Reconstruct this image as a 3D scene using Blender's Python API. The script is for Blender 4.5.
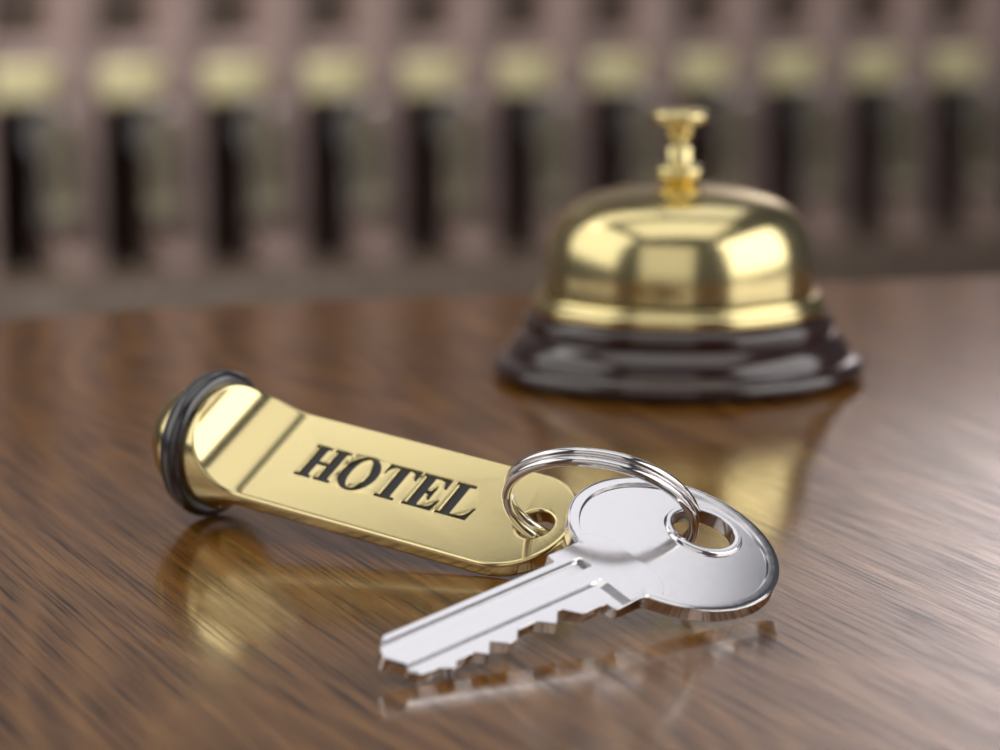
import bpy, bmesh, math, random
from math import sin, cos, pi, sqrt, atan, atan2, tan, radians
from mathutils import Vector, Matrix
from mathutils.geometry import delaunay_2d_cdt

for o in list(bpy.data.objects):
    bpy.data.objects.remove(o)
SC = bpy.context.scene
COL = SC.collection
MM = 0.001
# ------------------------------------------------------------------ camera
PITCH, CAM_H, F_PX = 0.17711736946877737, 0.13903086427353914, 3200.465
cam = bpy.data.cameras.new('camera')
camo = bpy.data.objects.new('camera', cam)
COL.objects.link(camo)
camo.location = (0, 0, CAM_H)
camo.rotation_euler = (pi / 2 - PITCH, 0, 0)
cam.sensor_width = 36.0
cam.lens = F_PX * 36.0 / 1000.0
cam.clip_start = 0.01
cam.clip_end = 50
cam.dof.use_dof = True
cam.dof.focus_distance = 0.573
cam.dof.aperture_fstop = 13.0
cam.dof.aperture_blades = 0
SC.camera = camo
SC.view_settings.view_transform = 'Standard'
SC.view_settings.look = 'None'
SC.view_settings.exposure = 0.0
SC.view_settings.gamma = 1.0
SC.view_settings.use_curve_mapping = False
SC.cycles.use_denoising = True
SC.cycles.max_bounces = 8
SC.cycles.glossy_bounces = 5
SC.cycles.diffuse_bounces = 3
SC.cycles.sample_clamp_indirect = 6.0
SC.cycles.caustics_reflective = True
SC.cycles.blur_glossy = 0.5
# ------------------------------------------------------------------ world and lights
world = bpy.data.worlds.new('lobby_light')
SC.world = world
world.use_nodes = True
bg = world.node_tree.nodes['Background']
bg.inputs[0].default_value = (0.85, 0.88, 1.0, 1)
bg.inputs[1].default_value = 0.07


def area(name, loc, target, sx, sy, radiance, color=(1, 1, 1)):
    """lamp panel; radiance is the brightness seen in a mirror. target None = facing straight down"""
    l = bpy.data.lights.new(name, 'AREA')
    l.shape = 'RECTANGLE'
    l.size, l.size_y = sx, sy
    l.energy = radiance * pi * sx * sy
    l.color = color
    o = bpy.data.objects.new(name, l)
    COL.objects.link(o)
    o.location = loc
    if target is not None:
        d = Vector(target) - Vector(loc)
        o.rotation_euler = d.to_track_quat('-Z', 'Y').to_euler()
    return o


area('ceiling_light_back_left', (-0.95, 1.48, 1.50), None, 1.7, 0.60, 1.16, (1.0, 0.98, 0.95))
area('ceiling_light_front', (-0.02, 0.27, 1.50), None, 1.76, 1.28, 1.0, (1.0, 0.98, 0.95))
area('ceiling_light_back_right', (0.35, 1.72, 1.46), None, 0.78, 1.08, 0.95, (0.98, 0.97, 1.0))
area('softbox_right', (1.25, 0.35, 0.55), (0.0, 0.65, 0.05), 1.7, 1.0, 2.2, (1.0, 0.98, 0.96))  # softbox out of view, mirrored as the bell's right highlight
area('softbox_left', (-1.20, 0.66, 0.66), (0.0, 0.70, 0.05), 1.5, 1.05, 1.25, (1.0, 0.98, 0.94))  # unseen softbox that makes the left highlight on the dome
area('lobby_light', (-0.45, -1.30, 0.70), (0.0, 0.6, 0.0), 1.9, 1.3, 0.62, (1.0, 0.96, 0.90))
# lamp added out of view: its wall pool gives the counter its right-hand sheen
area('wall_pool_fill', (0.86, 3.07, 0.70), (0.71, 3.37, 0.70), 0.26, 0.20, 62.0, (0.97, 0.97, 1.0))
rl = area('rack_fill', (-0.9, 1.5, 0.50), (0.0, 2.75, -0.12), 0.5, 0.30, 6.0, (1.0, 0.97, 0.92))  # added fill, brightens the rack and its number plates
rl.data.spread = radians(75)
area('wall_fill', (-0.3, 2.2, 1.25), (0.0, 3.1, 0.80), 2.0, 0.4, 1.2, (0.97, 0.96, 1.0))  # fill added to lift the wall as mirrored in the counter


# ------------------------------------------------------------------ materials
def new_mat(name):
    m = bpy.data.materials.new(name)
    m.use_nodes = True
    nt = m.node_tree
    return m, nt, nt.nodes['Principled BSDF']


def pset(b, **k):
    for n, v in k.items():
        b.inputs[n.replace('_', ' ')].default_value = v


def metal(name, col, rough, noise=0.0, bevel=0.0, scale=900, bump=0.0, aniso=0.0):
    m, nt, b = new_mat(name)
    pset(b, Base_Color=(*col, 1), Metallic=1.0, Roughness=rough)
    nrm = None
    if bevel > 0:
        bv = nt.nodes.new('ShaderNodeBevel')
        bv.samples = 4
        bv.inputs['Radius'].default_value = bevel
        nrm = bv.outputs[0]
    tc = nt.nodes.new('ShaderNodeTexCoord')
    nz = nt.nodes.new('ShaderNodeTexNoise')
    nz.inputs['Scale'].default_value = scale
    nz.inputs['Detail'].default_value = 3
    nt.links.new(tc.outputs['Object'], nz.inputs['Vector'])
    mr = nt.nodes.new('ShaderNodeMapRange')
    mr.inputs['To Min'].default_value = max(0.01, rough - noise)
    mr.inputs['To Max'].default_value = rough + noise
    nt.links.new(nz.outputs['Fac'], mr.inputs['Value'])
    nt.links.new(mr.outputs[0], b.inputs['Roughness'])
    if bump > 0:
        bp = nt.nodes.new('ShaderNodeBump')
        bp.inputs['Strength'].default_value = bump
        bp.inputs['Distance'].default_value = 0.00002
        nz2 = nt.nodes.new('ShaderNodeTexNoise')
        nz2.inputs['Scale'].default_value = 6000
        nt.links.new(tc.outputs['Object'], nz2.inputs['Vector'])
        nt.links.new(nz2.outputs['Fac'], bp.inputs['Height'])
        if nrm:
            nt.links.new(nrm, bp.inputs['Normal'])
        nrm = bp.outputs[0]
    if nrm:
        nt.links.new(nrm, b.inputs['Normal'])
    return m


M_GOLD = metal('polished_brass', (0.84, 0.70, 0.36), 0.17, 0.02, bump=0.12)
M_GOLD_BELL = metal('bell_brass', (0.88, 0.74, 0.37), 0.19, 0.02)
M_STEEL = metal('nickel_steel', (0.84, 0.825, 0.84), 0.14, 0.03, bevel=0.00006, bump=0.1)
M_CHROME = metal('ring_chrome', (0.80, 0.79, 0.80), 0.07, 0.02)


def glossy(name, col, rough, coat=0.0, spec=0.5):
    m, nt, b = new_mat(name)
    pset(b, Base_Color=(*col, 1), Roughness=rough, Coat_Weight=coat, Coat_Roughness=0.08, Specular_IOR_Level=spec)
    tc = nt.nodes.new('ShaderNodeTexCoord')
    nz = nt.nodes.new('ShaderNodeTexNoise')
    nz.inputs['Scale'].default_value = 300
    nt.links.new(tc.outputs['Object'], nz.inputs['Vector'])
    mr = nt.nodes.new('ShaderNodeMapRange')
    mr.inputs['To Min'].default_value = max(0.02, rough - 0.03)
    mr.inputs['To Max'].default_value = rough + 0.03
    nt.links.new(nz.outputs['Fac'], mr.inputs['Value'])
    nt.links.new(mr.outputs[0], b.inputs['Roughness'])
    return m


M_RUBBER = glossy('black_rubber', (0.016, 0.015, 0.018), 0.24, coat=0.8, spec=0.8)
M_RUBBER.node_tree.nodes['Principled BSDF'].inputs['Coat Roughness'].default_value = 0.2
M_ENAMEL = glossy('black_enamel', (0.016, 0.016, 0.022), 0.35)
M_LACQUER = glossy('dark_lacquered_wood', (0.030, 0.010, 0.008), 0.22, coat=1.0)


def wood(name, dark, mid, light, rough, ang, coat=0.0, scale=1.0, bump=0.25, ior=1.5):
    """procedural long-grained walnut; ang = grain direction in the object's xy plane"""
    m, nt, b = new_mat(name)
    N, L = nt.nodes, nt.links
    tc = N.new('ShaderNodeTexCoord')
    mp = N.new('ShaderNodeMapping')
    mp.inputs['Rotation'].default_value = (0, 0, -ang)
    mp.inputs['Location'].default_value = (3.1, 1.7, 0.0)
    L.new(tc.outputs['Object'], mp.inputs['Vector'])

    def stretched(sx, sy, sz=None):
        v = N.new('ShaderNodeVectorMath')
        v.operation = 'MULTIPLY'
        v.inputs[1].default_value = (sx * scale, sy * scale, (sz or sy) * scale)
        L.new(mp.outputs[0], v.inputs[0])
        return v.outputs[0]

    def noise(vec, detail=3, rough_=0.5, dist=0.0):
        n = N.new('ShaderNodeTexNoise')
        n.inputs['Scale'].default_value = 1.0
        n.inputs['Detail'].default_value = detail
        n.inputs['Roughness'].default_value = rough_
        n.inputs['Distortion'].default_value = dist
        L.new(vec, n.inputs['Vector'])
        return n.outputs['Fac']

    def math_(op, a, bb, clamp=False):
        n = N.new('ShaderNodeMath')
        n.operation = op
        n.use_clamp = clamp
        for i, q in enumerate((a, bb)):
            if isinstance(q, (int, float)):
                n.inputs[i].default_value = q
            else:
                L.new(q, n.inputs[i])
        return n.outputs[0]

    # cathedral figure: contour lines of a slow, long noise
    slow = noise(stretched(2.6, 11), 1.5, 0.4, 0.0)
    fine = noise(stretched(14, 300), 2, 0.5)
    rings = math_('ADD', math_('MULTIPLY', slow, 24.0), math_('MULTIPLY', fine, 0.35))
    saw = math_('PINGPONG', rings, 0.5)
    ringv = math_('POWER', math_('MULTIPLY', saw, 2.0), 1.5)
    # pores: short dark dashes along the grain
    pores = noise(stretched(26, 1900), 2, 0.6)
    pr = N.new('ShaderNodeMapRange')
    pr.inputs['From Min'].default_value = 0.40
    pr.inputs['From Max'].default_value = 0.49
    L.new(pores, pr.inputs['Value'])
    streak = noise(stretched(6, 420), 4, 0.65)
    sr = N.new('ShaderNodeMapRange')
    sr.inputs['From Min'].default_value = 0.33
    sr.inputs['From Max'].default_value = 0.68
    L.new(streak, sr.inputs['Value'])
    t = math_('MULTIPLY', ringv, 0.26)
    t = math_('ADD', t, math_('MULTIPLY', sr.outputs[0], 0.34))
    t = math_('ADD', t, math_('MULTIPLY', pr.outputs[0], 0.40), True)
    cr = N.new('ShaderNodeValToRGB')
    e = cr.color_ramp.elements
    e[0].position, e[0].color = 0.15, (*dark, 1)
    e[1].position, e[1].color = 0.98, (*light, 1)
    k = e.new(0.6)
    k.color = (*mid, 1)
    L.new(t, cr.inputs['Fac'])
    L.new(cr.outputs['Color'], b.inputs['Base Color'])
    mr = N.new('ShaderNodeMapRange')
    mr.inputs['To Min'].default_value = rough + 0.08
    mr.inputs['To Max'].default_value = rough
    L.new(t, mr.inputs['Value'])
    L.new(mr.outputs[0], b.inputs['Roughness'])
    if bump:
        bp = N.new('ShaderNodeBump')
        bp.inputs['Strength'].default_value = bump
        bp.inputs['Distance'].default_value = 0.00004
        L.new(t, bp.inputs['Height'])
        L.new(bp.outputs[0], b.inputs['Normal'])
    sp = N.new('ShaderNodeMapRange')
    sp.inputs['To Min'].default_value = 0.12
    sp.inputs['To Max'].default_value = 0.85
    sp.inputs['From Min'].default_value = 0.15
    sp.inputs['From Max'].default_value = 0.70
    L.new(t, sp.inputs['Value'])
    L.new(sp.outputs[0], b.inputs['Specular IOR Level'])
    pset(b, Coat_Weight=coat, Coat_Roughness=0.10, Coat_IOR=1.5, IOR=ior)
    return m


GRAIN = atan2(-2.4, 1.0)
M_TABLE = wood('walnut_counter', (0.016, 0.007, 0.003), (0.215, 0.085, 0.011), (0.37, 0.165, 0.032), 0.11, GRAIN, coat=0.25, bump=0.6, ior=1.9)
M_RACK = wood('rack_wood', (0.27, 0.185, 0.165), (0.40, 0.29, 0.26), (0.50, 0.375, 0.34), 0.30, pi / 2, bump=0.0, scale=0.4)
M_LEDGE = wood('rack_ledge_wood', (0.09, 0.065, 0.05), (0.17, 0.125, 0.095), (0.23, 0.17, 0.13), 0.35, pi / 2, bump=0.0, scale=0.4)
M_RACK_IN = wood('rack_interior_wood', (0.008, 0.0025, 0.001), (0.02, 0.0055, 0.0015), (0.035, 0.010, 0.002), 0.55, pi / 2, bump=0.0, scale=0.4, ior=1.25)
M_WALL = glossy('painted_wall', (0.30, 0.27, 0.265), 0.6)


# ------------------------------------------------------------------ helpers
def tag(o, label=None, cat=None, group=None, kind=None):
    if label: o['label'] = label
    if cat: o['category'] = cat
    if group: o['group'] = group
    if kind: o['kind'] = kind
    return o


def empty(name, mat):
    o = bpy.data.objects.new(name, None)
    o.empty_display_size = 0.01
    COL.objects.link(o)
    o.matrix_world = mat
    return o


def link_mesh(name, me, material, parent=None):
    o = bpy.data.objects.new(name, me)
    COL.objects.link(o)
    if material:
        me.materials.append(material)
    if parent:
        o.parent = parent
    return o


def mesh_from(name, verts, faces, smooth_angle=None, merge=0.0):
    me = bpy.data.meshes.new(name)
    me.from_pydata([Vector(v) for v in verts], [], faces)
    me.validate()
    bm = bmesh.new()
    bm.from_mesh(me)
    if merge:
        bmesh.ops.remove_doubles(bm, verts=bm.verts, dist=merge)
    bmesh.ops.recalc_face_normals(bm, faces=bm.faces)
    bm.to_mesh(me)
    bm.free()
    if smooth_angle is not None:
        me.shade_smooth()
        me.set_sharp_from_angle(angle=radians(smooth_angle))
    return me


def weighted(o):
    w = o.modifiers.new('weighted_normals', 'WEIGHTED_NORMAL')
    w.keep_sharp = True
    w.mode = 'FACE_AREA'
    w.weight = 60
    return o


def lathe(prof, n=128):
    """prof: (r, z) from bottom to top"""
    V, F = [], []
    rings = []
    for r, z in prof:
        if r < 1e-7:
            rings.append([len(V)])
            V.append((0, 0, z))
        else:
            rings.append(list(range(len(V), len(V) + n)))
            V += [(r * cos(2 * pi * i / n), r * sin(2 * pi * i / n), z) for i in range(n)]
    for a, b in zip(rings, rings[1:]):
        for i in range(n):
            j = (i + 1) % n
            if len(a) == 1 and len(b) == 1:
                continue
            if len(a) == 1:
                F.append((a[0], b[i], b[j]))
            elif len(b) == 1:
                F.append((a[i], a[j], b[0]))
            else:
                F.append((a[i], a[j], b[j], b[i]))
    return V, F


def smooth_profile(pts, sub=6):
    """Catmull-Rom through (r, z) control points"""
    out = []
    P = [pts[0]] + list(pts) + [pts[-1]]
    for i in range(1, len(P) - 2):
        p0, p1, p2, p3 = P[i - 1], P[i], P[i + 1], P[i + 2]
        for k in range(sub):
            t = k / sub
            out.append(tuple(0.5 * ((2 * p1[c]) + (-p0[c] + p2[c]) * t + (2 * p0[c] - 5 * p1[c] + 4 * p2[c] - p3[c]) * t * t
                                    + (-p0[c] + 3 * p1[c] - 3 * p2[c] + p3[c]) * t ** 3) for c in (0, 1)))
    out.append(pts[-1])
    return [(max(0, r), z) for r, z in out]


def box(V, F, c, s, rz=0.0, shear=0.0, bev=0.0):
    """box with chamfered vertical/long edges (centre c, full size s)"""
    b = min(bev, min(s) * 0.45)
    hx, hy, hz = s[0] / 2, s[1] / 2, s[2] / 2
    bm = bmesh.new()
    bmesh.ops.create_cube(bm, size=1)
    for v in bm.verts:
        v.co = Vector((v.co.x * s[0], v.co.y * s[1], v.co.z * s[2]))
    if b > 0:
        bmesh.ops.bevel(bm, geom=list(bm.edges), offset=b, segments=2, profile=0.5, affect='EDGES')
    off = len(V)
    bm.verts.ensure_lookup_table()
    for v in bm.verts:
        x, y, z = v.co
        X = x * cos(rz) - y * sin(rz) + c[0]
        Y = x * sin(rz) + y * cos(rz) + c[1]
        V.append((X, Y, z + c[2] + shear * x))
    for f in bm.faces:
        F.append([off + v.index for v in f.verts])
    bm.free()


def inside(poly, x, y):
    c = False
    n = len(poly)
    j = n - 1
    for i in range(n):
        xi, yi = poly[i]
        xj, yj = poly[j]
        if (yi > y) != (yj > y) and x < (xj - xi) * (y - yi) / (yj - yi) + xi:
            c = not c
        j = i
    return c


def area2(p):
    return sum(p[i - 1][0] * p[i][1] - p[i][0] * p[i - 1][1] for i in range(len(p)))


def offset(poly, d, lim=2.2):
    """d > 0 grows the polygon"""
    if area2(poly) < 0:
        poly = poly[::-1]
    n = len(poly)
    out = []
    for i in range(n):
        a, b, c = Vector(poly[i - 1]), Vector(poly[i]), Vector(poly[(i + 1) % n])
        e1 = (b - a).normalized()
        e2 = (c - b).normalized()
        n1 = Vector((e1.y, -e1.x))
        n2 = Vector((e2.y, -e2.x))
        m = n1 + n2
        if m.length < 1e-6:
            m = n1
        m.normalize()
        k = d / max(m.dot(n1), 1 / lim)
        out.append((b.x + m.x * k, b.y + m.y * k))
    return out


def cdt_fill(contours, extra=(), points=()):
    """triangulate by the even-odd rule over the contours; returns verts2d, faces"""
    V, E = [], []
    for c in contours:
        o = len(V)
        V += [Vector(p) for p in c]
        E += [(o + i, o + (i + 1) % len(c)) for i in range(len(c))]
    for c in extra:
        o = len(V)
        V += [Vector(p) for p in c]
        E += [(o + i, o + i + 1) for i in range(len(c) - 1)]
    V += [Vector(p) for p in points]
    r = delaunay_2d_cdt(V, E, [], 0, 1e-6)
    vv, ff = r[0], r[2]
    out = []
    for f in ff:
        x = sum(vv[i].x for i in f) / 3
        y = sum(vv[i].y for i in f) / 3
        if sum(inside(c, x, y) for c in contours) % 2 == 1:
            out.append(list(f))
    return [tuple(v) for v in vv], out


def arc(cx, cy, r, a0, a1, n):
    return [(cx + r * cos(a0 + (a1 - a0) * i / n), cy + r * sin(a0 + (a1 - a0) * i / n)) for i in range(n + 1)]


def circle(cx, cy, r, n):
    return [(cx + r * cos(2 * pi * i / n), cy + r * sin(2 * pi * i / n)) for i in range(n)]


# ------------------------------------------------------------------ the counter
def counter_outline():
    # back edge runs at a slight angle; the far-left corner is rounded
    return [(-0.75, -0.35), (0.80, -0.35), (0.80, 1.055), (0.40, 0.995), (0.148, 0.950), (0.02, 0.918), (-0.06, 0.902),
            (-0.097, 0.890), (-0.125, 0.876), (-0.16, 0.846), (-0.22, 0.79), (-0.32, 0.71), (-0.75, 0.42)]


def build_counter():
    root = empty('reception_counter', Matrix.Translation((0, 0.3, -1.05)))
    tag(root, 'dark walnut reception counter with glossy grained top under the key, fob and bell', 'counter')
    out = counter_outline()
    V, F = [], []
    prof = [(0.0, -0.040), (0.0, -0.006), (-0.0008, -0.0028), (-0.003, -0.0007), (-0.006, 0.0)]
    loops = []
    for d, z in prof:
        pl = offset(out, d)
        loops.append(list(range(len(V), len(V) + len(pl))))
        V += [(x, y, z) for x, y in pl]
    for a, b in zip(loops, loops[1:]):
        n = len(a)
        for i in range(n):
            F.append((a[i], a[(i + 1) % n], b[(i + 1) % n], b[i]))
    F.append(loops[-1])
    F.append(loops[0][::-1])
    me = mesh_from('countertop', V, F, None)
    top = link_mesh('countertop', me, M_TABLE)
    top.matrix_world = Matrix()
    top.parent = root
    top.matrix_parent_inverse = root.matrix_world.inverted()
    V, F = [], []
    ins = offset(out, -0.05)
    a = list(range(len(ins)))
    V = [(x, y, -1.05) for x, y in ins] + [(x, y, -0.0402) for x, y in ins]
    n = len(ins)
    for i in range(n):
        F.append((i, (i + 1) % n, n + (i + 1) % n, n + i))
    F.append(list(range(n))[::-1])
    F.append(list(range(n, 2 * n)))
    b = link_mesh('counter_body', mesh_from('counter_body', V, F), M_RACK_IN)
    b.parent = root
    b.matrix_parent_inverse = root.matrix_world.inverted()


build_counter()

# ------------------------------------------------------------------ the bell
def build_bell():
    root = empty('service_bell', Matrix.Translation((0.0440, 0.781, 0)))
    tag(root, 'round brass service bell on a dark lacquered wooden base, standing on the counter', 'bell')
    S = MM
    base = [(0, 0.0), (42.8, 0.0)] + smooth_profile([(42.8, 0.0), (45.2, 0.8), (46.2, 2.5), (45.6, 4.2), (44.0, 5.1)], 5)
    base += smooth_profile([(42.8, 5.3), (42.4, 6.0), (42.2, 7.0), (41.3, 8.8), (39.9, 10.4), (38.9, 11.3)], 5)
    base += smooth_profile([(38.1, 11.6), (38.5, 12.4), (38.5, 13.9), (38.0, 15.0), (37.0, 15.9)], 4) + [(0, 15.9)]
    V, F = lathe([(r * S, z * S) for r, z in base], 160)
    weighted(link_mesh('wooden_base', mesh_from('wooden_base', V, F, 35), M_LACQUER, root))['label'] = 'dark brown lacquered stepped base'
    pl = [(0, 15.92), (35.6, 15.92), (36.2, 16.4), (36.4, 17.6), (36.1, 18.6), (35.6, 19.0), (35.3, 19.2), (35.2, 20.0), (34.8, 20.6), (34.0, 20.8), (0, 20.8)]
    V, F = lathe([(r * S, z * S) for r, z in pl], 160)
    weighted(link_mesh('brass_plate', mesh_from('brass_plate', V, F, 35), M_GOLD_BELL, root))
    outer = smooth_profile([(33.1, 21.7), (33.0, 23.5), (32.9, 27.5), (32.3, 32.0), (31.2, 36.0), (29.2, 39.4), (26.0, 42.2),
                            (21.5, 44.2), (15.0, 45.8), (8.0, 46.7), (0.0, 47.0)], 7)
    inner = [(0, 46.0), (15, 44.7), (25.2, 41.2), (30.2, 35.4), (31.7, 30), (32.2, 22.0), (32.6, 21.4), (33.1, 21.4)]
    V, F = lathe([(r * S, z * S) for r, z in inner + outer], 160)
    link_mesh('dome', mesh_from('dome', V, F, 40), M_GOLD_BELL, root)
    V, F = lathe([(r * S, z * S) for r, z in [(0, 20.7), (3, 20.7), (3, 46.4), (0, 46.4)]], 32)
    link_mesh('post', mesh_from('post', V, F, 40), M_GOLD_BELL, root)
    kn = [(0, 46.6), (3.0, 46.6), (3.3, 47.0), (4.2, 47.8), (5.6, 48.7), (6.0, 49.4), (6.0, 50.6), (5.5, 51.4), (4.2, 51.8), (3.4, 52.0),
          (3.3, 52.5), (3.3, 55.9), (2.9, 56.4), (1.8, 56.6), (1.7, 58.0), (2.9, 58.3), (3.5, 58.8), (3.6, 61.2), (4.6, 61.7), (6.6, 62.0), (7.2, 62.6), (7.3, 63.9),
          (6.9, 64.8), (5.6, 65.3), (3.4, 65.6), (0, 65.7)]
    V, F = lathe([(r * S, z * S) for r, z in kn], 48)
    link_mesh('plunger_knob', mesh_from('plunger_knob', V, F, 50), M_GOLD_BELL, root)


build_bell()

# ------------------------------------------------------------------ the key fob (tag)
R_TAG = Matrix(((0.8102616007344918, 0.5338030931966649, -0.24193056042768096, 0.002197916094864438),
                (-0.5784652007964484, 0.6621509100830956, -0.4763760948490732, 0.5756300061566141),
                (-0.09409649219128075, 0.5259376673806518, 0.8453019698235035, 0.009358647774657891),
                (0, 0, 0, 1)))
XC, RS, RHO, TH = -56.4, 12.64, 12.5, 3.4   # crease, scoop radius, body radius, plate thickness (mm)


def glyphs():
    """upright bold serif capitals; each a list of contours (outer first, then islands)"""
    def ser(x0, x1, y0, y1):
        return x0, x1, y0, y1
    B, Tt = -3.55, 4.95
    s = 0.52
    G = []
    # H
    def stem_pair(l, r, sl, sr):
        return l, r, sl, sr
    H = [(-49.5, B), (-45.55, B), (-45.55, B + s), (-46.35, B + s + .15), (-46.35, .25), (-44.05, .25), (-44.05, B + s + .15), (-44.85, B + s), (-44.85, B),
         (-40.85, B), (-40.85, B + s), (-41.75, B + s + .15), (-41.75, Tt - s - .15), (-40.85, Tt - s), (-40.85, Tt), (-44.85, Tt), (-44.85, Tt - s),
         (-44.05, Tt - s - .15), (-44.05, 1.05), (-46.35, 1.05), (-46.35, Tt - s - .15), (-45.55, Tt - s), (-45.55, Tt), (-49.5, Tt), (-49.5, Tt - s),
         (-48.6, Tt - s - .15), (-48.6, B + s + .15), (-49.5, B + s)]
    G.append([H])
    # O
    def ell(cx, cy, a, b, n):
        return [(cx + a * cos(2 * pi * i / n), cy + b * sin(2 * pi * i / n)) for i in range(n)]
    G.append([ell(-36.25, .68, 4.15, 4.6, 56), ell(-36.25, .68, 2.0, 4.0, 44)])
    # T
    T = [(-30.15, B), (-25.45, B), (-25.45, B + s), (-26.6, B + s + .15), (-26.6, Tt - s), (-25.7, Tt - s - .05), (-25.0, Tt - .95), (-24.55, Tt - 1.75), (-24.4, 2.45), (-23.9, 2.45),
         (-24.0, Tt), (-31.6, Tt), (-31.7, 2.45), (-31.2, 2.45), (-31.05, Tt - 1.75), (-30.6, Tt - .95), (-29.9, Tt - s - .05), (-29.0, Tt - s), (-29.0, B + s + .15), (-30.15, B + s)]
    G.append([T])
    # E
    E_ = [(-23.5, B), (-16.6, B), (-16.3, -.75), (-16.8, -.75), (-17.1, -1.7), (-17.8, -2.5), (-18.8, B + s + .1), (-20.3, B + s + .1), (-20.3, .3), (-19.6, .2), (-19.15, -.25), (-19.0, -1.15), (-18.55, -1.15),
          (-18.55, 2.35), (-19.0, 2.35), (-19.15, 1.5), (-19.6, 1.05), (-20.3, .95), (-20.3, Tt - s - .1), (-19.0, Tt - s - .1), (-18.0, Tt - .9), (-17.4, Tt - 1.7), (-17.2, 2.3), (-16.7, 2.3), (-16.85, Tt),
          (-23.5, Tt), (-23.5, Tt - s), (-22.6, Tt - s - .15), (-22.6, B + s + .15), (-23.5, B + s)]
    G.append([E_])
    # L
    L_ = [(-15.75, B), (-8.5, B), (-8.1, -.35), (-8.6, -.35), (-8.95, -1.5), (-9.7, -2.5), (-10.8, B + s + .1), (-12.5, B + s + .1), (-12.5, Tt - s - .15), (-11.2, Tt - s), (-11.2, Tt), (-15.75, Tt), (-15.75, Tt - s),
          (-14.85, Tt - s - .15), (-14.85, B + s + .15), (-15.75, B + s)]
    G.append([L_])
    return G


def dense(poly, step):
    out = []
    n = len(poly)
    for i in range(n):
        a, b = poly[i], poly[(i + 1) % n]
        L = math.hypot(b[0] - a[0], b[1] - a[1])
        k = max(1, int(L / step))
        out += [(a[0] + (b[0] - a[0]) * j / k, a[1] + (b[1] - a[1]) * j / k) for j in range(k)]
    return out


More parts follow.
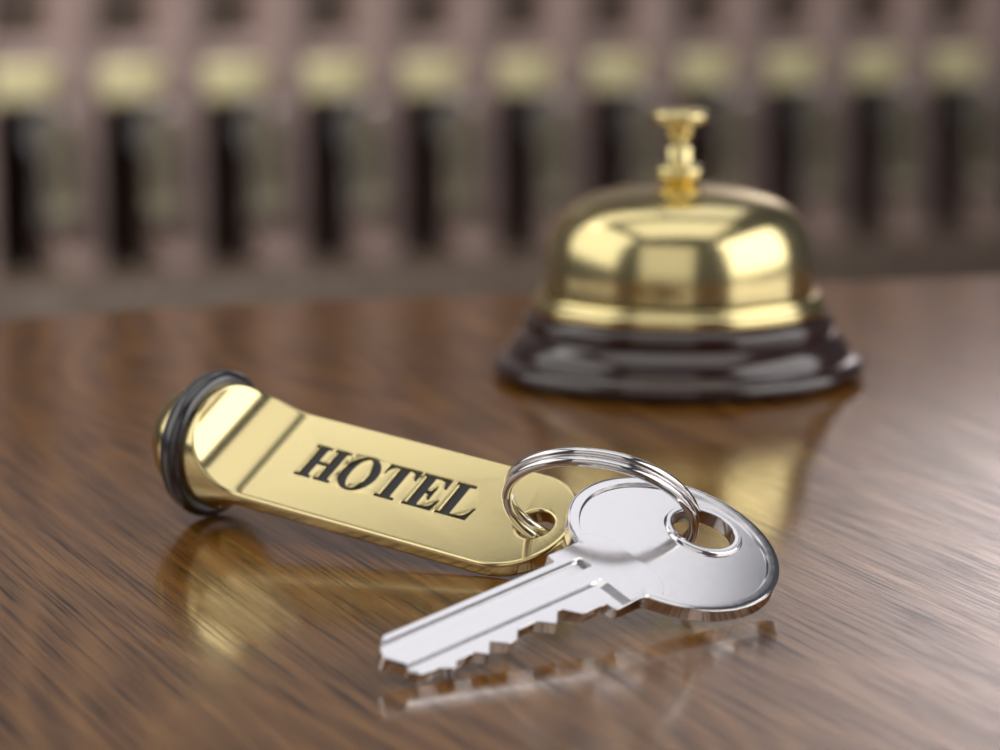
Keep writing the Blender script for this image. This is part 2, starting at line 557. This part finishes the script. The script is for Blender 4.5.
def build_tag_meshes():
    V, F = [], []
    w = RHO - 0.05
    rb = 0.85                                   # edge rounding
    bez = [(rb * (1 - t) ** 2, -rb * t * t) for t in (0, .2, .4, .6, .8, 1.0)]   # (inset, z)
    body = [(XC, w), (XC, -w)] + arc(0, 0, w, -pi / 2, pi / 2, 72)
    body = [(XC, -w)] + arc(0, 0, w, -pi / 2, pi / 2, 72) + [(XC, w)]

    def inset(d):
        q = [(0 + x * (w - d) / w, y * (w - d) / w) for x, y in arc(0, 0, w, -pi / 2, pi / 2, 72)]
        return [(XC, -(w - d))] + q + [(XC, w - d)]
    hole_c, hr = (5.1, 0.0), 3.55
    LB, LD = 0.26, 0.62                          # letter lip, letter depth
    top = inset(rb)
    contours = [top]
    G = glyphs()
    letters = []
    for g in G:
        o = g[0] if area2(g[0]) > 0 else g[0][::-1]
        contours.append(offset(o, LB, 1.6))
        letters.append((o, 1))
        for isl in g[1:]:
            i = isl if area2(isl) > 0 else isl[::-1]
            contours.append(offset(i, -LB, 1.6))
            letters.append((i, -1))
    cs = 0.75
    contours.append(circle(*hole_c, hr + cs, 56))
    vv, ff = cdt_fill(contours)
    o = len(V)
    V += [(x, y, 0) for x, y in vv]
    F += [[o + i for i in f] for f in ff]
    # bottom
    vv, ff = cdt_fill([top, circle(*hole_c, hr + cs, 56)])
    o = len(V)
    V += [(x, y, -TH) for x, y in vv]
    F += [[o + i for i in f][::-1] for f in ff]
    # outer wall loops (open at the crease)
    loops = [[(x, y, z) for x, y in inset(d)] for d, z in bez] + [[(x, y, -TH - z) for x, y in inset(d)] for d, z in bez[::-1]]
    idx = []
    for lp in loops:
        idx.append(list(range(len(V), len(V) + len(lp))))
        V += lp
    for a, b in zip(idx, idx[1:]):
        for i in range(len(a) - 1):
            F.append((a[i + 1], a[i], b[i], b[i + 1]))
    # hole wall
    hb = [(cs * (1 - t) ** 2, -cs * t * t) for t in (0, .2, .4, .6, .8, 1.0)]
    loops = [(hr + d, z) for d, z in hb] + [(hr + d, -TH - z) for d, z in hb[::-1]]
    idx = []
    for r, z in loops:
        idx.append(list(range(len(V), len(V) + 56)))
        V += [(x, y, z) for x, y in circle(*hole_c, r, 56)]
    for a, b in zip(idx, idx[1:]):
        for i in range(56):
            j = (i + 1) % 56
            F.append((a[i], a[j], b[j], b[i]))
    # letter lips and walls
    for poly, sgn in letters:
        lb = [(LB * (1 - t) ** 2, -LB * t * t) for t in (0, .35, .7, 1.0)] + [(0, -LD)]
        idx = []
        for d, z in lb:
            q = offset(poly, sgn * d, 1.6)
            idx.append(list(range(len(V), len(V) + len(q))))
            V += [(x, y, z) for x, y in q]
        n = len(poly)
        for a, b in zip(idx, idx[1:]):
            for i in range(n):
                j = (i + 1) % n
                f = (a[i], a[j], b[j], b[i])
                F.append(f if sgn > 0 else f[::-1])
    # --- scooped collar and domed end (parametric sections)
    zc = -TH / 2
    NT, NSd = 16, 28

    def section(x, h):
        rho = RHO
        ph = math.asin(min(1, h / rho))
        yc = rho * cos(ph)
        r = min(rb, yc * 0.5)
        half = []                                   # right half from top centre to bottom centre
        for i in range(NT):
            half.append(((yc - r) * i / NT, h))
        C = (yc, h)
        A = (yc - r, h)
        ph1 = ph - r / rho
        Bp = (rho * cos(ph1), rho * sin(ph1))
        for t in (0, .2, .4, .6, .8, 1.0):
            half.append(tuple((1 - t) ** 2 * A[c] + 2 * t * (1 - t) * C[c] + t * t * Bp[c] for c in (0, 1)))
        for i in range(1, NSd):
            a = ph1 + (-2 * ph1) * i / NSd
            half.append((rho * cos(a), rho * sin(a)))
        for t in (1.0, .8, .6, .4, .2, 0):
            p = tuple((1 - t) ** 2 * A[c] + 2 * t * (1 - t) * C[c] + t * t * Bp[c] for c in (0, 1))
            half.append((p[0], -p[1]))
        for i in range(NT - 1, -1, -1):
            half.append(((yc - r) * i / NT, -h))
        full = half + [(-y, z) for y, z in half[-2:0:-1]]
        return [(x, y, z + zc) for y, z in full]
    ex = []
    amax = math.acos(1 - (RHO - TH / 2) / RS)
    NA = 46
    for i in range(NA + 1):
        a = amax * (1 - (1 - i / NA) ** 2)
        ex.append((XC - RS * sin(a), TH / 2 + RS * (1 - cos(a))))
    secs = [section(x, min(h, RHO - 1e-4)) for x, h in ex]
    xe = ex[-1][0]
    nseg = len(secs[0])
    # full round part: reuse the angular distribution of the last section
    last = secs[-1]
    ang = [atan2(z - zc, y) for _, y, z in last]
    XR = -72.4

    def ringsec(x, r):
        return [(x, r * cos(a), zc + r * sin(a)) for a in ang]
    ang2 = [pi / 2 - 2 * pi * i / nseg for i in range(nseg)]
    cyl = [ringsec(x, RHO) for x in (xe - 0.6, xe - 1.6)]

    def r2(x, r):
        return [(x, r * cos(a), zc + r * sin(a)) for a in ang2]
    idx = []
    for s_ in secs + [cyl[0]]:
        idx.append(list(range(len(V), len(V) + nseg)))
        V += s_
    for a, b in zip(idx, idx[1:]):
        for i in range(nseg):
            j = (i + 1) % nseg
            F.append((a[i], b[i], b[j], a[j]))
    cyl2 = [r2(xe - 0.5, RHO), r2(XR, RHO)]
    for i in range(1, 24):
        t = pi / 2 * i / 24
        cyl2.append(r2(XR - RHO * sin(t), RHO * cos(t)))
    idx = []
    for s_ in cyl2:
        idx.append(list(range(len(V), len(V) + nseg)))
        V += s_
    for a, b in zip(idx, idx[1:]):
        for i in range(nseg):
            j = (i + 1) % nseg
            F.append((a[i], b[i], b[j], a[j]))
    k = len(V)
    V.append((XR - RHO, 0, zc))
    for i in range(nseg):
        F.append((idx[-1][i], k, idx[-1][(i + 1) % nseg]))
    S = MM
    me = bpy.data.meshes.new('fob_body')
    me.from_pydata([(x * S, y * S, z * S) for x, y, z in V], [], F)
    bm = bmesh.new()
    bm.from_mesh(me)
    bmesh.ops.remove_doubles(bm, verts=bm.verts, dist=2e-6)
    bmesh.ops.dissolve_degenerate(bm, edges=bm.edges, dist=1e-6)
    bmesh.ops.recalc_face_normals(bm, faces=bm.faces)
    bm.to_mesh(me)
    bm.free()
    me.shade_smooth()
    me.set_sharp_from_angle(angle=radians(32))
    # rubber ring: rounded band with a small groove, swept about the long axis
    pr = []
    prof = [(-2.35, 12.45), (-2.45, 13.2), (-2.2, 13.9), (-1.8, 14.2), (-1.45, 14.15), (-1.3, 14.1), (-1.05, 14.35), (-.5, 14.62), (.1, 14.7), (.8, 14.6), (1.4, 14.25), (1.8, 13.8), (2.05, 13.2), (2.1, 12.45)]
    prof = smooth_profile([(r, z) for z, r in prof], 4)
    V, F = [], []
    n = 128
    idx = []
    for r, z in prof:
        idx.append(list(range(len(V), len(V) + n)))
        V += [((XR + z) * S, r * cos(2 * pi * i / n) * S, (zc + r * sin(2 * pi * i / n)) * S) for i in range(n)]
    for a, b in zip(idx, idx[1:] + idx[:1]):
        for i in range(n):
            F.append((a[i], a[(i + 1) % n], b[(i + 1) % n], b[i]))
    ring = mesh_from('rubber_ring', V, F, 60)
    lets = []
    for g in G:
        vv, ff = cdt_fill([c if area2(c) > 0 else c[::-1] for c in g])
        V = [(x * S, y * S, -(LD - .06) * S) for x, y in vv]
        off = len(V)
        V += [(x * S, y * S, -(LD + .25) * S) for x, y in vv]
        F = [list(f) for f in ff] + [[off + i for i in f][::-1] for f in ff]
        k = 0
        for c in g:
            m = len(c)
            for i in range(m):
                F.append((k + i, off + k + i, off + k + (i + 1) % m, k + (i + 1) % m))
            k += m
        lets.append(mesh_from('letter', V, F))
    return me, ring, lets


ME_FOB, ME_RUBBER, ME_LETTERS = build_tag_meshes()


def build_fob(matrix, letters=True):
    root = empty('key_fob', matrix)
    weighted(link_mesh('fob_body', ME_FOB, M_GOLD, root))
    link_mesh('rubber_ring', ME_RUBBER, M_RUBBER, root)['label'] = 'black rubber bumper ring'
    if letters:
        for me, ch in zip(ME_LETTERS, 'HOTEL'):
            link_mesh('letter', me, M_ENAMEL, root)['label'] = 'recessed black capital ' + ch
    return root


fob = build_fob(R_TAG)
tag(fob, 'brass key fob engraved HOTEL with black rubber bumper, lying beside the steel key', 'key fob')

# ------------------------------------------------------------------ the key
K_KEY = Matrix(((-0.6581436278685039, 0.7071949277728669, 0.25830659927383526, 0.030577558871329458),
                (-0.7455652833952195, -0.5644323913701383, -0.3543282147500998, 0.5478914162622942),
                (-0.10478250470326685, -0.4257832896022535, 0.8987375684834775, 0.011363562765389546),
                (0, 0, 0, 1)))
KT = 2.7
KR = 19.4
# cut edge of the blade, from the neck to the tip
TEETH = [(25.6, 6.2), (26.6, 6.15), (27.0, 5.95), (31.0, 6.0), (31.6, 6.25), (34.2, 3.35), (34.9, 3.25), (37.9, 5.75), (41.0, 3.5), (45.4, 3.5),
         (47.4, 5.2), (49.7, 5.4), (52.4, 3.5), (55.0, 5.8), (57.2, 4.1), (61.0, 4.1), (62.8, 5.5), (65.6, 3.9), (66.4, 4.0), (69.5, 3.7)]
TIP = [(70.6, 2.1), (70.2, 1.45), (72.5, -1.75), (72.4, -2.4), (70.9, -4.4), (68.5, -6.25)]


def key_h(x, y):
    """height of the top face (mm, 0 = highest)"""
    r = math.hypot(x, y)
    z = 0.0
    if r < KR - 0.001 and x < 17.7:
        # recessed face of the bow, bounded by the rim and by the stepped line towards the blade
        hr = math.hypot(x + 8.3, y - 0.2)
        if hr < 7.25:
            return -0.60 * max(0.0, min(1.0, (hr - 6.85) / 0.40)) ** 1.5
        line = split_x(y)
        dl = line - x
        dr = 17.35 - r
        d = min(dl, dr)
        if d > 0:
            z = -min(1.0, d / 0.28) * 0.60
            if dl < dr:
                z = -0.85 * dl / 0.12 if dl < 0.12 else (-0.85 + 0.25 * (dl - 0.12) / 0.20 if dl < 0.32 else -0.60)
        elif dr <= 0:
            # rounded rim
            t = (r - 17.35) / (KR - 17.35)
            z = -0.30 * max(0, (t - 0.55) / 0.45) ** 2
    if x > 19.9:
        # blade profile: strip, groove, land, groove, toothed flange
        k = max(0.0, min(1.0, (x - 20.0) / 1.9)) if y < 1.0 else max(0.0, min(1.0, (x - 21.2) / 1.9))
        for (a, za), (b, zb) in zip(BLADE, BLADE[1:]):
            if a <= y <= b:
                z = (za + (zb - za) * (y - a) / (b - a)) * k
                break
    return z


BLADE = [(-9, 0), (-5.05, 0), (-4.92, -.80), (-4.3, -.50), (-2.45, -.42), (-2.2, 0), (1.0, 0), (1.22, -.66), (2.35, -.66), (2.5, -.42), (12, -.42)]


def split_x(y):
    a = abs(y)
    if a < 5.0:
        return 10.7
    if a < 7.0:
        t = (a - 5.0) / 2.0
        return 10.7 + 1.0 * t * t * (3 - 2 * t) * 0.8
    if a < 9.6:
        return 11.5 + (a - 7.0) * 1.05
    return 14.23 + (a - 9.6) * 0.1


def key_outline():
    a0 = math.asin(8.1 / KR)
    pts = []
    # start at the tip's blunt side, run along the straight back, round the bow, back along the teeth
    back = [(68.5, -6.25), (26.0, -6.25), (26.0, -6.25), (25.45, -6.4), (25.4, -8.1), (18.6, -8.15)]
    pts += [(68.5, -6.25), (45, -6.25), (26.0, -6.25), (25.5, -6.45), (25.4, -8.0), (25.1, -8.2), (18.9, -8.2), (18.2, -8.35)]
    ang0, ang1 = -a0 - 0.035, -(2 * pi - a0) + 0.035
    pts += arc(0, 0, KR, ang0, ang1, 120)
    pts += [(18.2, 8.35), (18.9, 8.2), (25.0, 8.2), (25.4, 7.9), (25.45, 6.4)]
    pts += TEETH + TIP[:-1]
    return pts


def build_key_mesh():
    out = key_outline()
    if area2(out) < 0:
        out = out[::-1]
    hole = circle(-8.3, 0.2, 5.7, 64)
    bz = [(0.22 * (1 - t) ** 2, 0.22 * t * t) for t in (0, .33, .66, 1.0)]
    o_in = offset(out, -0.22, 1.6)
    h_in = offset(hole, 0.22)
    extra = []
    for r in (17.35, 17.07):
        # arcs of the recess limited by the stepped line
        extra.append(circle(0, 0, r, 110) + [(r, 0)])
    for r in (18.48, 18.8, 19.0):
        extra.append(arc(0, 0, r, 0.46, 2 * pi - 0.46, 110))
    for r in (6.4, 6.85, 6.98, 7.12, 7.25, 7.5):
        c = circle(-8.3, 0.2, r, 64)
        extra.append(c + [c[0]])
    ys = [i * 0.35 for i in range(-37, 38)]
    extra.append([(split_x(y), y) for y in ys if math.hypot(split_x(y), y) < 17.4])
    for q in (0.12, 0.32):
        extra.append([(split_x(y) - q, y) for y in ys if math.hypot(split_x(y) - q, y) < 17.4])
    # blade groove lines
    X1 = 74
    for y in (-5.05, -4.92, -4.3, -2.45, -2.2):
        extra.append([(19.6, y), (X1, y)])
    for x in (20.0, 20.4, 20.9, 21.4, 21.9):
        extra.append([(x, -5.05), (x, -2.2)])
    for y in (1.0, 1.22, 2.35, 2.5):
        extra.append([(21.2, y), (X1, y)])
    for x in (21.2, 21.7, 22.2, 22.7, 23.1):
        extra.append([(x, 1.0), (x, 8.3)])
    vv, ff = cdt_fill([o_in, h_in], extra)
    V = [(x, y, key_h(x, y)) for x, y in vv]
    F = [list(f) for f in ff]

    def wall(poly, sgn):
        n = len(poly)
        idx = []
        for d, z in bz:
            q = offset(poly, -sgn * d, 1.6)
            idx.append(list(range(len(V), len(V) + n)))
            q0 = offset(poly, -sgn * 0.22, 1.6)
            for (x, y), (x0, y0) in zip(q, q0):
                V.append((x, y, key_h(x0, y0) - z))
        for d, z in bz[::-1]:
            q = offset(poly, -sgn * d, 1.6)
            idx.append(list(range(len(V), len(V) + n)))
            V.extend((x, y, -KT + z) for x, y in q)
        for a, b in zip(idx, idx[1:]):
            for i in range(n):
                j = (i + 1) % n
                F.append((a[i], a[j], b[j], b[i]))
    wall(out, 1)
    wall(hole, -1)
    vv, ff = cdt_fill([o_in, h_in])
    o = len(V)
    V += [(x, y, -KT) for x, y in vv]
    F += [[o + i for i in f][::-1] for f in ff]
    S = MM
    me = mesh_from('key_body', [(x * S, y * S, z * S) for x, y, z in V], F, None, merge=2e-6)
    me.shade_smooth()
    me.set_sharp_from_angle(angle=radians(12))
    return me


ME_KEY = build_key_mesh()
key = weighted(link_mesh('door_key', ME_KEY, M_STEEL))
key.matrix_world = K_KEY
tag(key, 'large nickel door key with round bow, lying on the counter in front of the fob', 'key')

# ------------------------------------------------------------------ the split ring
def ring_mesh(Rr, wr, th0, gap=0.0):
    """two closed turns of round wire lying on each other, with a jog where they cross over"""
    n = 360
    k = 14
    V, F = [], []
    d = radians(6)
    path = []
    for i in range(n + 1):
        s = i / n
        th = s * (4 * pi - 2 * d) + d
        u = (th - 2 * pi) / radians(10)
        e = 0.5 + 0.5 * math.tanh(u)
        zoff = -wr * 1.03 + 2.06 * wr * e
        path.append(Vector((Rr * cos(th0 + th), Rr * sin(th0 + th), zoff)))
    for i, p in enumerate(path):
        a = path[max(0, i - 1)]
        b = path[min(n, i + 1)]
        t = (b - a).normalized()
        up = Vector((0, 0, 1))
        s_ = t.cross(up).normalized()
        u_ = s_.cross(t)
        for j in range(k):
            q = 2 * pi * j / k
            V.append(p + wr * (cos(q) * s_ + sin(q) * u_))
    for i in range(n):
        for j in range(k):
            F.append((i * k + j, i * k + (j + 1) % k, (i + 1) * k + (j + 1) % k, (i + 1) * k + j))
    F.append(list(range(k)))
    F.append(list(range(n * k, n * k + k))[::-1])
    return mesh_from('split_ring', V, F, 40)


ZR = (0.01797, 0.56061, 0.0144, 0.76601, 1.2917, 0.01714)
nr = Vector((sin(ZR[3]) * cos(ZR[4]), sin(ZR[3]) * sin(ZR[4]), cos(ZR[3])))
ur = nr.cross(Vector((0, 1, 0))).normalized()
vr = nr.cross(ur)
MRING = Matrix(((ur.x, vr.x, nr.x, ZR[0]), (ur.y, vr.y, nr.y, ZR[1]), (ur.z, vr.z, nr.z, ZR[2]), (0, 0, 0, 1)))
TH_JOG = radians(-14)
ME_RING = ring_mesh(ZR[5], 0.0009, TH_JOG)
ring = link_mesh('split_ring', ME_RING, M_CHROME)
ring.matrix_world = MRING
tag(ring, 'double-wire chrome split ring joining the brass fob and the steel key', 'key ring')

# ------------------------------------------------------------------ the key rack behind the counter
D0 = 2.60
ALPHA = radians(27.5)
STEP = 0.0352 * D0
ORG = Vector(((79 - 500) / 3200.5 * D0, D0, 0))
AX = Vector((cos(ALPHA), sin(ALPHA), 0))
NRM = Vector((-sin(ALPHA), cos(ALPHA), 0))     # into the rack
TILT = radians(1.3)


def zrow(v, d=D0):
    return CAM_H - d * tan(PITCH + atan((v - 375) / F_PX))


Z_LAB, Z_BOT = zrow(70) - 0.021, zrow(262) - 0.012
DEPTH = 0.20
PITCHZ = 0.215


def rp(i, n, z):
    """point at column i, depth n into the rack, height z (rails follow the rack's slight fall)"""
    p = ORG + AX * (i * STEP) + NRM * n
    return Vector((p.x, p.y, z))


def build_rack():
    root = empty('key_rack', Matrix.Translation(rp(4.5, 0.1, -1.05)))
    tag(root, 'tall wooden pigeonhole key rack standing behind the counter', 'key rack')

    def add(name, V, F, m):
        o = link_mesh(name, mesh_from(name, V, F, 30), m)
        o.parent = root
        o.matrix_parent_inverse = root.matrix_world.inverted()
        return o
    i0, i1 = -6, 17
    zt = Z_LAB + 0.50
    zb = Z_BOT - 0.05
    for i in range(i0, i1 + 1):
        V, F = [], []
        p = rp(i + 0.035, DEPTH / 2, (zt + zb) / 2)
        box(V, F, p, (0.033, DEPTH, zt - zb), ALPHA, 0, 0.003)
        add('divider', V, F, M_RACK)
    L = (i1 - i0) * STEP + 0.03
    mid = (i0 + i1) / 2
    sh = math.tan(TILT) * 0
    for k in (1, 3.15):
        V, F = [], []
        z = Z_LAB + 0.028 + PITCHZ * (k - 1)
        p = rp(mid, DEPTH / 2 + 0.003, z)
        box(V, F, p, (L, DEPTH - 0.004, 0.016), ALPHA, RAIL_SH, 0.002)
        add('shelf', V, F, M_RACK)
    for k in range(1):
        V, F = [], []
        z = Z_LAB + PITCHZ * k
        p = rp(mid, 0.014, z)
        box(V, F, p, (L, 0.016, 0.040), ALPHA, RAIL_SH, 0.002)
        add('label_rail', V, F, M_RACK)
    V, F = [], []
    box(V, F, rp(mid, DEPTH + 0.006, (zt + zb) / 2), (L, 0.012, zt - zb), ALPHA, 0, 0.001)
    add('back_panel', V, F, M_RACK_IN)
    V, F = [], []
    box(V, F, rp(mid, 0.07, Z_BOT - 0.050), (L + 0.04, DEPTH + 0.10, 0.085), ALPHA, RAIL_SH, 0.006)
    add('ledge', V, F, M_LEDGE)
    V, F = [], []
    box(V, F, rp(mid, 0.045, Z_LAB + 0.066), (L, 0.008, 0.075), ALPHA, RAIL_SH, 0.001)  # added grey panel standing in for reflected light in the upper cells
    add('sheen_panel', V, F, M_LEDGE)
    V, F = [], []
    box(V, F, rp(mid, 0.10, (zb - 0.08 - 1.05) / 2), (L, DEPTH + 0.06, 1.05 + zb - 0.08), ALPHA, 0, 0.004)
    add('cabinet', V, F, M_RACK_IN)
    V, F = [], []
    box(V, F, rp(mid, DEPTH / 2 - 0.01, zt + 0.012), (L + 0.05, DEPTH + 0.05, 0.03), ALPHA, 0, 0.005)
    add('cornice', V, F, M_RACK)


RAIL_SH = -0.022
IMID = 5.5


def rail_z(i, z):
    return z + RAIL_SH * (i - IMID) * STEP


build_rack()

ORD = ['first', 'second', 'third', 'fourth', 'fifth', 'sixth', 'seventh', 'eighth', 'ninth', 'tenth', 'eleventh', 'twelfth']


def build_plate_mesh():
    V, F = [], []
    box(V, F, (0, 0, 0), (0.060, 0.003, 0.032), 0, 0, 0.0012)
    return mesh_from('number_plate', V, F, 30)


ME_PLATE = build_plate_mesh()
M_PLATE = metal('plate_brass', (1.0, 0.90, 0.52), 0.30, 0.03)
M_PLATE.node_tree.nodes['Principled BSDF'].inputs['Metallic'].default_value = 0.25
ME_PLATE.materials.append(M_PLATE)
M_DIM_BRASS = metal('dimmed_brass', (0.36, 0.31, 0.215), 0.50, 0.03)  # fob brass darkened and roughened to take its highlights down on the rack
M_DIM_STEEL = metal('dimmed_steel', (0.34, 0.33, 0.34), 0.45, 0.03)  # key steel with the rack's dimness put into the colour


def hook_mesh():
    V, F = [], []
    pts = [Vector((0, 0.004, 0.004)), Vector((0, -0.004, 0.004)), Vector((0, -0.010, 0.001)), Vector((0, -0.013, -0.002)), Vector((0, -0.016, 0.002)), Vector((0, -0.017, 0.007))]
    k = 8
    for i, p in enumerate(pts):
        t = (pts[min(i + 1, len(pts) - 1)] - pts[max(0, i - 1)]).normalized()
        s = Vector((1, 0, 0))
        u = s.cross(t)
        for j in range(k):
            q = 2 * pi * j / k
            V.append(p + 0.0016 * (cos(q) * s + sin(q) * u))
    for i in range(len(pts) - 1):
        for j in range(k):
            F.append((i * k + j, i * k + (j + 1) % k, (i + 1) * k + (j + 1) % k, (i + 1) * k + j))
    F.append(list(range(k)))
    F.append(list(range((len(pts) - 1) * k, len(pts) * k)))
    return mesh_from('hook', V, F, 50)


ME_HOOK = hook_mesh()
ME_HOOK.materials.append(M_GOLD_BELL)
ME_HRING = ring_mesh(0.0135, 0.0009, 0.3)
ME_HRING.materials.append(M_CHROME)


def obj(name, me, mat4, label=None, cat=None, group=None, parent=None):
    o = bpy.data.objects.new(name, me)
    COL.objects.link(o)
    if parent:
        o.parent = parent
    else:
        o.matrix_world = mat4
    return tag(o, label, cat, group)


def basis(o, x, y, z):
    return Matrix(((x[0], y[0], z[0], o[0]), (x[1], y[1], z[1], o[1]), (x[2], y[2], z[2], o[2]), (0, 0, 0, 1)))


def hang_all():
    UP = Vector((0, 0, 1))
    for c in range(-1, 10):
        ci = c + 0.5
        z = rail_z(ci, Z_LAB)
        n = c + 1
        where = ('leftmost' if n == 0 else ORD[n] + ' from the left')
        p = rp(ci - 0.02, 0.0032, z)
        nt_ = (NRM + UP * 0.10).normalized()
        obj('number_plate', ME_PLATE, basis(p, AX, nt_, AX.cross(nt_)), f'brass number plate on the rack rail, {where} of the row', 'number plate', 'brass number plates on the key rack')
        h = rp(ci + 0.22, 0.001, rail_z(ci + .22, Z_LAB) - 0.004)
        obj('hook', ME_HOOK, basis(h, AX, NRM, UP), f'small brass hook beside the number plate, {where} on the rack', 'hook', 'key hooks on the rack')
        # ring hangs in the plane perpendicular to the hook wire
        rc = h + Vector((0, 0, -0.0135)) - NRM * 0.0128
        obj('split_ring', ME_HRING, basis(rc, AX, UP, NRM), f'small chrome ring on the rack hook {where}', 'key ring', 'key rings hanging on the rack')
        # fob: long axis down (local -x points down), hole at the ring's lowest point
        jit = [0.05, -0.03, 0.02, 0.06, -0.04, 0.0, 0.03, -0.05, 0.04, 0.01, -0.02][n]
        dn = (Vector((0, 0, -1)) + AX * (0.02 + jit)).normalized()
        fz = (-NRM - AX * 0.12).normalized()
        fz = (fz - dn * fz.dot(dn)).normalized()
        fx = -dn
        fy = fz.cross(fx)
        org = rc + Vector((0, 0, -0.0135)) - fx * 0.0051 - fx * 0.0028 - NRM * 0.004
        r = empty('key_fob', basis(org + fx * 0.0, fx, fy, fz))
        tag(r, f'brass key fob hanging on the rack, {where}', 'key fob', 'key fobs hanging on the rack')
        fb = obj('fob_body', ME_FOB, None, parent=r)
        fb.material_slots[0].link = 'OBJECT'
        fb.material_slots[0].material = M_DIM_BRASS
        obj('rubber_ring', ME_RUBBER, None, parent=r)
        for me in ME_LETTERS:
            obj('letter', me, None, parent=r)
        # key behind and to the left of the fob
        kd = (Vector((0, 0, -1)) - AX * (0.03 + jit * 0.5)).normalized()
        kz = (-NRM).normalized()
        kz = (kz - kd * kz.dot(kd)).normalized()
        ky = kz.cross(kd)
        korg = rc + Vector((0, 0, -0.0135)) + kd * 0.0115 - AX * 0.004 + NRM * 0.0045
        dk = obj('door_key', ME_KEY, basis(korg, kd, ky, kz), f'steel key hanging behind the brass fob, {where} on the rack', 'key', 'keys hanging on the rack')
        dk.material_slots[0].link = 'OBJECT'
        dk.material_slots[0].material = M_DIM_STEEL


hang_all()

# ------------------------------------------------------------------ the wall behind
def build_wall():
    V, F = [], []
    box(V, F, rp(5.5, DEPTH + 0.06, 0.55), (5.5, 0.06, 3.2), ALPHA, 0, 0.0)
    o = link_mesh('wall_back', mesh_from('wall_back', V, F), M_WALL)
    tag(o, kind='structure')
    V, F = [], []
    box(V, F, (0.4, 1.4, -1.08), (7.0, 6.0, 0.06))
    o = link_mesh('floor', mesh_from('floor', V, F), M_WALL)
    tag(o, kind='structure')


build_wall()
